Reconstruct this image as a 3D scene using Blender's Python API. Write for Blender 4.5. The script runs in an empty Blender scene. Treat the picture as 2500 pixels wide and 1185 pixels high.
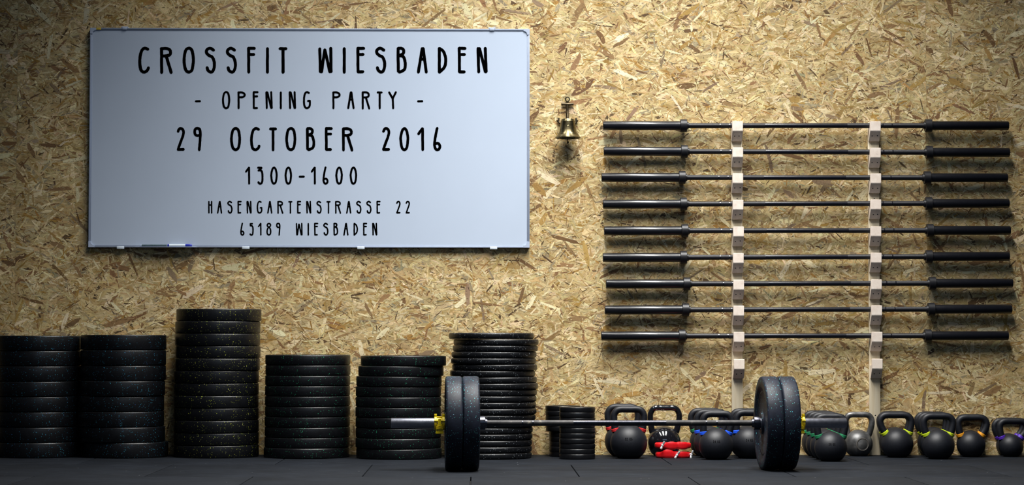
import bpy, bmesh, math, random
import numpy as np
from mathutils import Vector, Matrix

random.seed(7)
rng = np.random.default_rng(11)
SC = bpy.context.scene
COL = SC.collection
PI = math.pi

# ------------------------------------------------------------------ camera
# wall plane is Y = 0, the room lies at Y < 0, floor is Z = 0
F = 5500.0                       # focal length in pixels of the 2500 x 1185 frame
CAM = Vector((0.0, -12.35, 0.634))
YAW, PITCH, ROLL = math.atan(78 / F), math.atan(235.5 / F), 0.0015
fw = Vector((math.sin(YAW) * math.cos(PITCH), math.cos(YAW) * math.cos(PITCH), math.sin(PITCH)))
rt = Vector((math.cos(YAW), -math.sin(YAW), 0))
up = rt.cross(fw)
rt, up = rt * math.cos(ROLL) + up * math.sin(ROLL), up * math.cos(ROLL) - rt * math.sin(ROLL)
cam_data = bpy.data.cameras.new('camera')
cam_data.sensor_width = 36.0
cam_data.sensor_fit = 'HORIZONTAL'
cam_data.lens = F / 2500 * 36
cam_data.clip_start = 0.1
cam = bpy.data.objects.new('camera', cam_data)
COL.objects.link(cam)
m = Matrix.Identity(4)
for i, v in enumerate((rt, up, -fw)):
    for j in range(3):
        m[j][i] = v[j]
m.translation = CAM
cam.matrix_world = m
SC.camera = cam

# ------------------------------------------------------------------ light
SC.view_settings.view_transform = 'Standard'
SC.view_settings.look = 'None'
SC.view_settings.gamma = 1.0
SC.view_settings.use_curve_mapping = False
SC.view_settings.exposure = 0.0

w = bpy.data.worlds.new('world')
SC.world = w
w.use_nodes = True
w.node_tree.nodes['Background'].inputs[0].default_value = (0.55, 0.68, 0.95, 1)
w.node_tree.nodes['Background'].inputs[1].default_value = 0.03


def tube_light(x, y, z, length, power, color=(1.0, 0.985, 0.95), spread=180):
    """A ceiling tube running out from the wall (the streaks in the glossy kettlebell show them)."""
    L = bpy.data.lights.new('ceiling_tube', 'AREA')
    L.shape = 'RECTANGLE'
    L.size = 0.40
    L.spread = math.radians(spread)
    L.size_y = length
    L.energy = power
    L.color = color
    o = bpy.data.objects.new('ceiling_tube', L)
    o.location = (x, y, z)
    COL.objects.link(o)
    return o


tube_light(-0.9, -1.95, 4.1, 2.8, 50, spread=112)
tube_light(0.45, -1.95, 4.1, 2.8, 132, spread=112)
tube_light(1.68, -1.95, 4.1, 2.8, 104, spread=112)
# daylight from the windows high up on the far side of the hall
W_ = bpy.data.lights.new('far_window', 'AREA')
W_.shape = 'RECTANGLE'
W_.size, W_.size_y = 4.5, 1.1
W_.energy = 28
W_.color = (0.55, 0.76, 1.0)
wo_ = bpy.data.objects.new('far_window', W_)
wo_.location = (0.9, -9.0, 3.3)
wo_.rotation_euler = (Vector((0.9, 0, 0.9)) - wo_.location).to_track_quat('-Z', 'Y').to_euler()
COL.objects.link(wo_)


# ------------------------------------------------------------------ pixel <-> place
def ray(px, py):
    return (fw + rt * ((px - 1250) / F) + up * ((592.5 - py) / F))


def P(px, py, d):
    """World point seen at pixel (px, py) lying d metres in front of the wall."""
    r = ray(px, py)
    t = (-d - CAM.y) / r.y
    return CAM + r * t


def G(px, py):
    """Floor point seen at pixel."""
    r = ray(px, py)
    return CAM + r * (-CAM.z / r.z)


def S(d):
    return F / (12.35 - d)          # pixels per metre at distance d from the wall


# ------------------------------------------------------------------ mesh helpers
class MB:
    def __init__(self):
        self.v, self.f = [], []

    def add(self, vs, fs):
        b = len(self.v)
        self.v += [tuple(p) for p in vs]
        self.f += [tuple(b + i for i in q) for q in fs]
        return self

    def box(self, c, s, bev=0.0, rot=None, seg=2):
        bm = bmesh.new()
        bmesh.ops.create_cube(bm, size=1.0)
        for q in bm.verts:
            q.co = Vector((q.co.x * s[0], q.co.y * s[1], q.co.z * s[2]))
        if bev > 0:
            bmesh.ops.bevel(bm, geom=list(bm.edges), offset=bev, segments=seg, affect='EDGES', profile=0.5)
        return self.take(bm, c, rot)

    def take(self, bm, c=(0, 0, 0), rot=None):
        bm.verts.index_update()
        vs = []
        for q in bm.verts:
            p = q.co.copy()
            if rot is not None:
                p = rot @ p
            vs.append(p + Vector(c))
        self.add(vs, [[q.index for q in fc.verts] for fc in bm.faces])
        bm.free()
        return self

    def lathe(self, prof, n=48, c=(0, 0, 0), axis='Z', closed=False):
        """prof: list of (r, h)."""
        vs, fs = [], []
        k = len(prof)
        for i in range(n):
            a = 2 * PI * i / n
            ca, sa = math.cos(a), math.sin(a)
            for r, h in prof:
                r = max(r, 1e-5)
                if axis == 'Z':
                    p = (r * ca, r * sa, h)
                elif axis == 'X':
                    p = (h, r * ca, r * sa)
                else:
                    p = (r * sa, h, r * ca)
                vs.append((p[0] + c[0], p[1] + c[1], p[2] + c[2]))
        rng_ = range(k) if closed else range(k - 1)
        for i in range(n):
            j = (i + 1) % n
            for q in rng_:
                q2 = (q + 1) % k
                fs.append((i * k + q, j * k + q, j * k + q2, i * k + q2))
        return self.add(vs, fs)

    def tube(self, path, rad, n=16, caps=True, flat=1.0):
        """path: list of Vector, rad: float or list."""
        path = [Vector(p) for p in path]
        if not isinstance(rad, (list, tuple)):
            rad = [rad] * len(path)
        vs, fs = [], []
        ref = None
        for i, p in enumerate(path):
            t = (path[min(i + 1, len(path) - 1)] - path[max(i - 1, 0)]).normalized()
            if ref is None:
                ref = Vector((0, 1, 0)) if abs(t.y) < 0.9 else Vector((1, 0, 0))
            a = (ref - t * ref.dot(t)).normalized()
            b = t.cross(a)
            ref = a
            for k in range(n):
                th = 2 * PI * k / n
                vs.append(p + (a * math.cos(th) * flat + b * math.sin(th)) * rad[i])
        for i in range(len(path) - 1):
            for k in range(n):
                k2 = (k + 1) % n
                fs.append((i * n + k, i * n + k2, (i + 1) * n + k2, (i + 1) * n + k))
        if caps:
            fs.append(tuple(range(n - 1, -1, -1)))
            fs.append(tuple((len(path) - 1) * n + k for k in range(n)))
        return self.add(vs, fs)

    def prism(self, poly, h0, h1, axis='X', bev=0.0):
        """poly: list of 2-D points, extruded along axis. axis X: poly=(y,z); Y: (x,z); Z: (x,y)."""
        bm = bmesh.new()

        def mk(a, b, h):
            return {'X': (h, a, b), 'Y': (a, h, b), 'Z': (a, b, h)}[axis]
        v0 = [bm.verts.new(mk(a, b, h0)) for a, b in poly]
        v1 = [bm.verts.new(mk(a, b, h1)) for a, b in poly]
        bm.faces.new(v0)
        bm.faces.new(v1)
        n = len(poly)
        for i in range(n):
            bm.faces.new((v0[i], v0[(i + 1) % n], v1[(i + 1) % n], v1[i]))
        bmesh.ops.recalc_face_normals(bm, faces=bm.faces)
        if bev > 0:
            bmesh.ops.bevel(bm, geom=list(bm.edges), offset=bev, segments=2, affect='EDGES')
        return self.take(bm)

    def build(self, name, mat, parent=None, loc=None, sharp=38, fix=True):
        me = bpy.data.meshes.new(name)
        me.from_pydata(self.v, [], self.f)
        if fix:
            bm = bmesh.new()
            bm.from_mesh(me)
            bmesh.ops.recalc_face_normals(bm, faces=bm.faces)
            bm.to_mesh(me)
            bm.free()
        me.polygons.foreach_set('use_smooth', [True] * len(me.polygons))
        me.set_sharp_from_angle(angle=math.radians(sharp))
        me.update()
        o = bpy.data.objects.new(name, me)
        COL.objects.link(o)
        if mat:
            me.materials.append(mat)
        if parent:
            o.parent = parent
        if loc is not None:
            o.location = loc
        return o


def tag(o, label, cat, group=None):
    o['label'] = label
    o['category'] = cat
    if group:
        o['group'] = group
    elif 'group' in o:
        del o['group']
    return o


def thing(name, label, cat, loc, rot=(0, 0, 0), group=None):
    o = bpy.data.objects.new(name, None)
    o.empty_display_size = 0.05
    COL.objects.link(o)
    o.location = loc
    o.rotation_euler = rot
    return tag(o, label, cat, group)


def structure(o):
    o['kind'] = 'structure'
    return o


def dup(root, loc=None, rot=None, label=None):
    kids = {}
    for o in bpy.data.objects:
        if o.parent:
            kids.setdefault(o.parent.name, []).append(o)

    def rec(o, par):
        c = o.copy()
        COL.objects.link(c)
        c.parent = par
        for ch in kids.get(o.name, []):
            rec(ch, c)
        return c
    r = rec(root, None)
    if loc is not None:
        r.location = loc
    if rot is not None:
        r.rotation_euler = rot
    if label:
        r['label'] = label
    return r


def spline(pts, sub=8, closed=False):
    """Catmull-Rom through 2-D or 3-D points."""
    pts = [np.array(p, float) for p in pts]
    n = len(pts)
    out = []
    segs = n if closed else n - 1
    for i in range(segs):
        p1, p2 = pts[i % n], pts[(i + 1) % n]
        p0 = pts[(i - 1) % n] if (closed or i > 0) else 2 * p1 - p2
        p3 = pts[(i + 2) % n] if (closed or i + 2 < n) else 2 * p2 - p1
        for k in range(sub):
            t = k / sub
            out.append(0.5 * ((2 * p1) + (-p0 + p2) * t + (2 * p0 - 5 * p1 + 4 * p2 - p3) * t * t
                              + (-p0 + 3 * p1 - 3 * p2 + p3) * t ** 3))
    out.append(pts[0] if closed else pts[-1])
    return out


# ------------------------------------------------------------------ materials
def lin(c):
    return tuple(((x / 255) / 12.92 if x <= 10 else ((x / 255 + 0.055) / 1.055) ** 2.4) for x in c)


class Mat:
    def __init__(self, name):
        self.m = bpy.data.materials.new(name)
        self.m.use_nodes = True
        self.nt = self.m.node_tree
        self.b = self.nt.nodes['Principled BSDF']

    def n(self, kind, **kw):
        nd = self.nt.nodes.new(kind)
        for k, v in kw.items():
            setattr(nd, k, v)
        return nd

    def l(self, a, b):
        self.nt.links.new(a, b)

    def set(self, base=None, rough=None, metal=None, coat=None, spec=None):
        if base is not None:
            self.b.inputs['Base Color'].default_value = (*base, 1)
        if rough is not None:
            self.b.inputs['Roughness'].default_value = rough
        if metal is not None:
            self.b.inputs['Metallic'].default_value = metal
        if coat is not None:
            self.b.inputs['Coat Weight'].default_value = coat
            self.b.inputs['Coat Roughness'].default_value = 0.08
        if spec is not None:
            self.b.inputs['Specular IOR Level'].default_value = spec
        return self

    def coords(self, scale=(1, 1, 1), rnd=True, out='Object'):
        tc = self.n('ShaderNodeTexCoord')
        mp = self.n('ShaderNodeMapping')
        mp.inputs['Scale'].default_value = scale
        self.l(tc.outputs[out], mp.inputs['Vector'])
        if rnd:
            oi = self.n('ShaderNodeObjectInfo')
            mu = self.n('ShaderNodeMath', operation='MULTIPLY')
            mu.inputs[1].default_value = 37.0
            self.l(oi.outputs['Random'], mu.inputs[0])
            cb = self.n('ShaderNodeCombineXYZ')
            for i in range(3):
                self.l(mu.outputs[0], cb.inputs[i])
            self.l(cb.outputs[0], mp.inputs['Location'])
        return mp.outputs[0]

    def noise(self, vec, scale, detail=3, rough=0.55):
        t = self.n('ShaderNodeTexNoise')
        t.inputs['Scale'].default_value = scale
        t.inputs['Detail'].default_value = detail
        t.inputs['Roughness'].default_value = rough
        if vec is not None:
            self.l(vec, t.inputs['Vector'])
        return t.outputs['Fac']

    def ramp(self, fac, stops):
        r = self.n('ShaderNodeValToRGB')
        e = r.color_ramp.elements
        while len(e) > 1:
            e.remove(e[-1])
        e[0].position, e[0].color = stops[0][0], (*stops[0][1], 1)
        for p, c in stops[1:]:
            x = e.new(p)
            x.color = (*c, 1)
        self.l(fac, r.inputs[0])
        return r.outputs[0]

    def mix(self, fac, a, b, mode='MIX'):
        mx = self.n('ShaderNodeMix', data_type='RGBA', blend_type=mode)
        for sock, val in ((mx.inputs[0], fac), (mx.inputs[6], a), (mx.inputs[7], b)):
            if isinstance(val, (int, float)):
                sock.default_value = val
            elif isinstance(val, tuple):
                sock.default_value = (*val, 1)
            else:
                self.l(val, sock)
        return mx.outputs[2]

    def math(self, op, a, b=0.0):
        x = self.n('ShaderNodeMath', operation=op)
        for i, val in enumerate((a, b)):
            if isinstance(val, (int, float)):
                x.inputs[i].default_value = val
            else:
                self.l(val, x.inputs[i])
        return x.outputs[0]

    def bump(self, h, strength=0.3, dist=0.002):
        bp = self.n('ShaderNodeBump')
        bp.inputs['Strength'].default_value = strength
        bp.inputs['Distance'].default_value = dist
        self.l(h, bp.inputs['Height'])
        self.l(bp.outputs[0], self.b.inputs['Normal'])


def simple(name, base, rough=0.5, metal=0.0, coat=None, spec=None, grain=0.06, gscale=60):
    """Plain surface with slight procedural unevenness of tone and gloss."""
    M = Mat(name).set(rough=rough, metal=metal, coat=coat, spec=spec)
    v = M.coords()
    nz = M.noise(v, gscale, 4)
    lo = tuple(x * (1 - grain) for x in base)
    hi = tuple(min(1, x * (1 + grain)) for x in base)
    M.l(M.ramp(nz, [(0.3, lo), (0.7, hi)]), M.b.inputs['Base Color'])
    r = M.n('ShaderNodeMapRange')
    r.inputs['To Min'].default_value = max(0.02, rough - 0.05)
    r.inputs['To Max'].default_value = min(1, rough + 0.05)
    M.l(nz, r.inputs[0])
    M.l(r.outputs[0], M.b.inputs['Roughness'])
    return M.m


def fleck_rubber(name, cols, amount=0.35, size=0.23, base=(0.0032, 0.0036, 0.0048), rough=0.37):
    """Black moulded rubber with coloured crumb flecks."""
    M = Mat(name).set(rough=rough, spec=0.4)
    v = M.coords()
    vo = M.n('ShaderNodeTexVoronoi')
    vo.inputs['Scale'].default_value = 150
    M.l(v, vo.inputs['Vector'])
    sep = M.n('ShaderNodeSeparateColor')
    M.l(vo.outputs['Color'], sep.inputs[0])
    # the size of each fleck varies from cell to cell
    sz = M.math('MULTIPLY', sep.outputs[1], size * 1.3)
    inside = M.math('LESS_THAN', vo.outputs['Distance'], sz)
    keep = M.math('LESS_THAN', sep.outputs[0], amount)
    patch = M.math('GREATER_THAN', M.noise(v, 14, 2), 0.36)
    fac = M.math('MULTIPLY', M.math('MULTIPLY', inside, keep), patch)
    stops = [(i / max(1, len(cols) - 1), c) for i, c in enumerate(cols)]
    fl = M.ramp(sep.outputs[2], stops)
    nz = M.noise(v, 30, 4)
    body = M.ramp(nz, [(0.3, tuple(x * 0.75 for x in base)), (0.75, tuple(x * 1.5 for x in base))])
    dim = M.ramp(M.noise(v, 55, 1), [(0.3, (0.15, 0.15, 0.15)), (0.65, (1, 1, 1))])
    fl = M.mix(1.0, fl, dim, 'MULTIPLY')
    M.l(M.mix(fac, body, fl), M.b.inputs['Base Color'])
    M.bump(M.noise(v, 260, 2), 0.25, 0.001)
    return M.m


def wood(name, a, b, axis='Z', scale=1.0):
    M = Mat(name).set(rough=0.6, spec=0.3)
    sc = {'Z': (22, 22, 1.3), 'Y': (22, 1.3, 22), 'X': (1.3, 22, 22)}[axis]
    v = M.coords(tuple(x * scale for x in sc))
    n1 = M.noise(v, 2.2, 5, 0.6)
    n2 = M.noise(v, 14, 3, 0.6)
    c1 = M.ramp(n1, [(0.3, a), (0.62, b), (0.75, tuple(x * 0.8 for x in b))])
    c2 = M.mix(M.math('MULTIPLY', n2, 0.25), c1, tuple(x * 0.62 for x in b))
    M.l(c2, M.b.inputs['Base Color'])
    M.bump(n2, 0.15, 0.001)
    return M.m


M_black_steel = simple('black_coated_steel', (0.0055, 0.0058, 0.0085), 0.30, 0.0, coat=0.25, grain=0.1)
M_black_shaft = simple('black_oxide_shaft', (0.0065, 0.0065, 0.011), 0.24, 0.0, coat=0.4, grain=0.1)
M_black_collar = simple('black_satin_collar', (0.0065, 0.0065, 0.009), 0.42, grain=0.1)
M_knurl_black = Mat('black_knurling').set(base=(0.009, 0.009, 0.013), rough=0.45)
_v = M_knurl_black.coords((1, 1, 1))
_w = M_knurl_black.n('ShaderNodeTexWave')
_w.inputs['Scale'].default_value = 160
M_knurl_black.l(_v, _w.inputs['Vector'])
M_knurl_black.bump(_w.outputs['Fac'], 0.3, 0.0006)
M_knurl_black = M_knurl_black.m

M_chrome = simple('brushed_chrome', (0.30, 0.31, 0.36), 0.36, 1.0, grain=0.1)
M_dark_chrome = simple('dark_chrome', (0.09, 0.09, 0.11), 0.26, 1.0, grain=0.1)
M_chrome_bright = simple('bright_chrome', (0.80, 0.82, 0.86), 0.14, 1.0, grain=0.05)
M_grey_shaft = simple('worn_steel_shaft', (0.055, 0.055, 0.065), 0.28, 1.0, grain=0.15)
M_knurl_grey = Mat('worn_steel_knurling').set(rough=0.55, metal=0.8)
_v = M_knurl_grey.coords((1, 1, 1))
_w = M_knurl_grey.n('ShaderNodeTexWave')
_w.inputs['Scale'].default_value = 170
M_knurl_grey.l(_v, _w.inputs['Vector'])
_n = M_knurl_grey.noise(_v, 24, 4)
M_knurl_grey.l(M_knurl_grey.ramp(_n, [(0.35, (0.045, 0.044, 0.045)), (0.62, (0.075, 0.072, 0.072)), (0.76, (0.30, 0.27, 0.21))]),
               M_knurl_grey.b.inputs['Base Color'])
M_knurl_grey.bump(_w.outputs['Fac'], 0.4, 0.0006)
M_knurl_grey = M_knurl_grey.m

BLUE = [lin((40, 120, 165)), lin((70, 170, 190)), lin((60, 90, 160))]
CYAN = [lin((60, 160, 190)), lin((110, 200, 205)), lin((60, 175, 160)), lin((150, 190, 220))]
YEL = [lin((190, 190, 60)), lin((150, 170, 60)), lin((205, 200, 120))]
GRN = [lin((40, 150, 100)), lin((60, 175, 130)), lin((50, 110, 90))]
GRY = [lin((150, 170, 185)), lin((200, 205, 205)), lin((110, 120, 140))]
M_rub_blue = fleck_rubber('blue_flecked_rubber', BLUE, 0.60)
M_rub_cyan = fleck_rubber('cyan_flecked_rubber', CYAN, 0.70, 0.24, base=(0.0075, 0.0100, 0.0185), rough=0.50)
M_rub_cyan.node_tree.nodes['Principled BSDF'].inputs['Specular IOR Level'].default_value = 0.22
M_rub_yel = fleck_rubber('yellow_flecked_rubber', YEL, 0.62)
M_rub_grn = fleck_rubber('green_flecked_rubber', GRN, 0.55)
M_rub_gry = fleck_rubber('grey_flecked_rubber', GRY, 0.62)
M_small_plate = simple('smooth_black_rubber', (0.0045, 0.0048, 0.006), 0.32, grain=0.15)
M_kb = simple('powder_coated_black_iron', (0.0055, 0.0066, 0.0108), 0.50, spec=0.42, grain=0.2, gscale=120)
M_kb_gloss = simple('gloss_black_enamel', (0.006, 0.006, 0.008), 0.10, coat=0.8, grain=0.1)
M_kb_text = simple('moulded_black_lettering', (0.002, 0.002, 0.0025), 0.8, spec=0.05, grain=0.1)
M_band = {
    'red': simple('red_band_paint', lin((190, 32, 36)), 0.5),
    'blue': simple('blue_band_paint', lin((24, 84, 225)), 0.5),
    'green': simple('green_band_paint', lin((30, 120, 78)), 0.5),
    'lime': simple('lime_band_paint', lin((185, 205, 30)), 0.5),
    'orange': simple('orange_band_paint', lin((225, 150, 25)), 0.5),
    'purple': simple('purple_band_paint', lin((80, 40, 170)), 0.4),
}
M_cast = Mat('worn_grey_cast_iron').set(rough=0.42, metal=0.55)
_v = M_cast.coords()
_n = M_cast.noise(_v, 22, 5)
M_cast.l(M_cast.ramp(_n, [(0.3, (0.06, 0.06, 0.06)), (0.55, (0.12, 0.12, 0.12)), (0.72, (0.26, 0.25, 0.24))]), M_cast.b.inputs['Base Color'])
M_cast.bump(_n, 0.3, 0.002)
M_cast = M_cast.m
M_cast_badge = simple('dull_cast_badge', (0.085, 0.078, 0.07), 0.7, 0.2, grain=0.3, gscale=80)
M_pine = wood('planed_pine', lin((246, 234, 208)), lin((232, 214, 180)), 'Z')
M_pine_end = wood('pine_block', lin((250, 238, 226)), lin((236, 220, 206)), 'Y', 0.7)
M_screw = simple('dark_screw_head', (0.02, 0.02, 0.02), 0.5, 0.6)
M_board = simple('white_lacquered_board', lin((190, 203, 222)), 0.30, coat=0.15, grain=0.012, gscale=5)
M_alu = simple('anodised_aluminium', lin((168, 180, 202)), 0.42, 0.35, grain=0.04)
M_plastic_grey = simple('light_grey_plastic', lin((176, 188, 210)), 0.5, grain=0.04)
M_ink = simple('black_marker_ink', (0.0006, 0.0006, 0.0008), 0.9, spec=0.0, grain=0.2)
M_blue_plastic = simple('blue_marker_plastic', lin((20, 40, 165)), 0.35)
M_white_plastic = simple('white_marker_plastic', lin((215, 226, 236)), 0.4)
M_grey_pen = simple('dark_grey_pen_barrel', lin((70, 88, 96)), 0.4, grain=0.35, gscale=160)
M_yellow_sticker = simple('yellow_paper', lin((210, 180, 60)), 0.7)
M_brass = simple('aged_brass', (0.175, 0.145, 0.078), 0.28, 1.0, grain=0.25, gscale=40)
M_bronze = simple('dark_bronze', (0.085, 0.066, 0.040), 0.45, 0.9, grain=0.3, gscale=60)
M_yellow_clip = simple('yellow_nylon', lin((226, 200, 16)), 0.38, grain=0.05)
M_red = simple('red_plastic', lin((205, 18, 26)), 0.32, grain=0.08)
M_zinc = simple('zinc_plated_steel', (0.70, 0.72, 0.75), 0.34, 0.55)
M_white_chalk = simple('chalk_scuff', lin((96, 104, 116)), 0.9, grain=0.3)

# OSB strands: colour of each strand is stored on its face, grain runs along the strand
M_osb = Mat('oriented_strand_board').set(rough=0.55, spec=0.35)
_at = M_osb.n('ShaderNodeAttribute', attribute_name='strand')
_uv = M_osb.n('ShaderNodeUVMap', uv_map='strand_uv')
_mp = M_osb.n('ShaderNodeMapping')
_mp.inputs['Scale'].default_value = (9, 260, 1)
M_osb.l(_uv.outputs[0], _mp.inputs['Vector'])
_g = M_osb.noise(_mp.outputs[0], 1.0, 4, 0.65)
_gr = M_osb.ramp(_g, [(0.22, (0.50, 0.45, 0.37)), (0.46, (0.96, 0.96, 0.95)), (0.8, (1.14, 1.14, 1.12))])
_c = M_osb.mix(1.0, _at.outputs['Color'], _gr, 'MULTIPLY')
_tc = M_osb.n('ShaderNodeTexCoord')
_mp2 = M_osb.n('ShaderNodeMapping')
_mp2.inputs['Scale'].default_value = (62, 62, 230)
M_osb.l(_tc.outputs['Object'], _mp2.inputs['Vector'])
_sp = M_osb.noise(_mp2.outputs[0], 1.0, 4, 0.7)
_spr = M_osb.ramp(_sp, [(0.30, (0.36, 0.29, 0.20)), (0.44, (1, 1, 1)), (0.7, (1.06, 1.06, 1.06))])
_c = M_osb.mix(1.0, _c, _spr, 'MULTIPLY')
_bl = M_osb.noise(_tc.outputs['Object'], 9, 4, 0.6)
_blr = M_osb.ramp(_bl, [(0.32, (0.80, 0.77, 0.72)), (0.5, (1, 1, 1)), (0.68, (1.08, 1.08, 1.06))])
_c = M_osb.mix(1.0, _c, _blr, 'MULTIPLY')
M_osb.l(_c, M_osb.b.inputs['Base Color'])
M_osb.bump(_g, 0.25, 0.001)
M_osb = M_osb.m

# rubber floor mats
M_mat = Mat('black_rubber_mat').set(rough=0.75, spec=0.12)
_v = M_mat.coords((1, 1, 1), rnd=False)
_a = M_mat.noise(_v, 3.0, 5, 0.6)
_mp = M_mat.n('ShaderNodeMapping')
_mp.inputs['Scale'].default_value = (5, 22, 1)
_tc = M_mat.n('ShaderNodeTexCoord')
M_mat.l(_tc.outputs['Object'], _mp.inputs['Vector'])
_s = M_mat.noise(_mp.outputs[0], 1.5, 5, 0.65)
_base = M_mat.ramp(_a, [(0.3, (0.0048, 0.0062, 0.0088)), (0.7, (0.0085, 0.0108, 0.0155))])
_dust = M_mat.ramp(_s, [(0.52, (0, 0, 0)), (0.82, (0.013, 0.0155, 0.0195))])
_c = M_mat.mix(1.0, _base, _dust, 'ADD')
_vo = M_mat.n('ShaderNodeTexVoronoi')
_vo.inputs['Scale'].default_value = 26
M_mat.l(_tc.outputs['Object'], _vo.inputs['Vector'])
_sc = M_mat.n('ShaderNodeSeparateColor')
M_mat.l(_vo.outputs['Color'], _sc.inputs[0])
_f = M_mat.math('MULTIPLY', M_mat.math('LESS_THAN', _vo.outputs['Distance'], 0.075), M_mat.math('LESS_THAN', _sc.outputs[0], 0.05))
_c = M_mat.mix(_f, _c, (0.22, 0.24, 0.26))
M_mat.l(_c, M_mat.b.inputs['Base Color'])
M_mat.bump(M_mat.noise(_v, 420, 2), 0.3, 0.001)
M_mat = M_mat.m
M_under = simple('screed_under_mats', (0.008, 0.008, 0.009), 0.9)

# ------------------------------------------------------------------ stroke lettering
# every glyph: (left edge, bottom, cap height, strokes); a stroke is ('s' smooth | 'l' straight | 'o' closed smooth, points)
GL = {
    'C': (98, 470, 365, [('s', [(228, 140), (182, 126), (142, 165), (120, 270), (122, 360), (140, 430), (184, 450), (222, 425), (236, 392)])]),
    'R': (392, 470, 365, [('l', [(413, 130), (415, 455)]), ('s', [(410, 132), (480, 130), (525, 150), (535, 190), (520, 218), (470, 230), (413, 230)]), ('l', [(478, 235), (545, 456)])]),
    'O': (700, 470, 365, [('o', [(785, 125), (742, 155), (722, 250), (722, 330), (742, 420), (785, 449), (826, 420), (843, 330), (844, 250), (826, 155)])]),
    'S': (1000, 470, 365, [('s', [(1120, 152), (1070, 126), (1028, 150), (1025, 190), (1060, 225), (1100, 245), (1125, 300), (1130, 370), (1110, 435), (1078, 449), (1043, 425), (1032, 390)])]),
    'F': (1570, 470, 365, [('l', [(1594, 128), (1597, 450)]), ('l', [(1592, 127), (1672, 128)]), ('l', [(1600, 212), (1664, 211)])]),
    'I': (1830, 470, 365, [('l', [(1850, 132), (1850, 452)])]),
    'T': (2000, 470, 365, [('l', [(2020, 132), (2102, 133)]), ('l', [(2061, 135), (2062, 453)])]),
    'W': (93, 470, 365, [('l', [(115, 134), (124, 445)]), ('l', [(140, 445), (183, 148)]), ('l', [(186, 148), (252, 446)]), ('l', [(264, 126), (269, 445)])]),
    'E': (608, 470, 365, [('l', [(632, 128), (635, 447)]), ('l', [(630, 127), (712, 128)]), ('l', [(640, 212), (703, 211)]), ('l', [(636, 447), (700, 446)])]),
    'B': (1155, 470, 365, [('l', [(1177, 130), (1180, 436)]), ('l', [(1180, 436), (1198, 450)]), ('s', [(1177, 128), (1222, 128), (1252, 152), (1244, 200), (1190, 226)]), ('s', [(1190, 226), (1246, 240), (1270, 300), (1275, 370), (1256, 422), (1198, 450)])]),
    'A': (1433, 470, 365, [('l', [(1504, 130), (1453, 450)]), ('l', [(1517, 130), (1560, 450)]), ('l', [(1478, 275), (1540, 275)]), ('l', [(1510, 132), (1510, 175)])]),
    'D': (1715, 470, 365, [('l', [(1736, 128), (1737, 450)]), ('s', [(1736, 128), (1788, 165), (1818, 240), (1823, 310), (1804, 385), (1740, 450)])]),
    'N': (2243, 470, 365, [('l', [(2262, 128), (2271, 447)]), ('l', [(2282, 130), (2362, 446)]), ('l', [(2360, 126), (2371, 445)])]),
    'P': (498, 258, 185, [('l', [(510, 88), (511, 248)]), ('s', [(508, 87), (545, 87), (571, 102), (571, 122), (550, 134), (512, 136)])]),
    'G': (1166, 258, 185, [('s', [(1227, 92), (1205, 84), (1186, 100), (1176, 150), (1178, 210), (1190, 240), (1207, 247), (1228, 235), (1236, 210), (1236, 172)]), ('l', [(1236, 172), (1217, 174)])]),
    'Y': (2030, 258, 185, [('l', [(2042, 86), (2079, 150)]), ('l', [(2111, 84), (2079, 150)]), ('l', [(2079, 150), (2083, 248)])]),
    '-': (67, 258, 185, [('l', [(76, 177), (119, 176)])]),
    '2': (115, 393, 312, [('s', [(132, 138), (145, 108), (168, 100), (192, 112), (203, 150), (190, 210), (160, 290), (132, 373)]), ('l', [(132, 373), (202, 371)])]),
    '9': (330, 393, 312, [('s', [(420, 135), (410, 108), (380, 98), (355, 110), (348, 145), (358, 180), (385, 192), (414, 185)]), ('s', [(410, 108), (421, 150), (420, 220), (414, 300), (407, 376)])]),
    '0': (1300, 712, 565, [('o', [(1415, 182), (1365, 235), (1332, 380), (1332, 470), (1360, 630), (1415, 680), (1472, 630), (1496, 470), (1497, 380), (1468, 235)])]),
    '1': (1715, 712, 565, [('l', [(1748, 308), (1836, 182)]), ('l', [(1842, 182), (1846, 680)])]),
    '6': (2095, 712, 565, [('s', [(2187, 175), (2150, 350), (2128, 500), (2126, 590), (2145, 655), (2185, 682), (2230, 665), (2250, 610), (2235, 555), (2195, 528), (2145, 540)])]),
    '3': (370, 437, 345, [('l', [(390, 115), (456, 115)]), ('l', [(458, 122), (400, 168)]), ('s', [(405, 166), (440, 165), (466, 195), (475, 280), (472, 370), (455, 412), (430, 418), (408, 408), (398, 390)])]),
    '5': (262, 273, 212, [('l', [(283, 78), (312, 78)]), ('l', [(279, 78), (280, 108)]), ('s', [(280, 110), (305, 112), (320, 140), (322, 200), (316, 250), (300, 262), (283, 258), (275, 247)])]),
    '8': (540, 273, 212, [('o', [(585, 74), (561, 88), (561, 114), (585, 133), (609, 114), (609, 88)]), ('o', [(585, 135), (562, 165), (555, 210), (562, 246), (585, 261), (608, 246), (614, 210), (608, 165)])]),
    'H': (85, 197, 148, [('l', [(94, 58), (95, 188)]), ('l', [(126, 58), (127, 188)]), ('l', [(95, 98), (126, 98)])]),
    '3b': (0, 100, 100, [('s', [(7, 18), (20, 7), (34, 16), (32, 36), (18, 46)]), ('s', [(18, 46), (36, 56), (38, 78), (22, 93), (6, 82)])]),
    '4': (0, 100, 100, [('l', [(28, 6), (6, 66)]), ('l', [(6, 66), (40, 66)]), ('l', [(30, 40), (30, 94)])]),
    '7': (0, 100, 100, [('l', [(6, 6), (38, 6)]), ('l', [(38, 6), (18, 94)])]),
    'K': (0, 100, 100, [('l', [(6, 6), (6, 94)]), ('l', [(36, 6), (8, 52)]), ('l', [(12, 48), (38, 94)])]),
}


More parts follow.
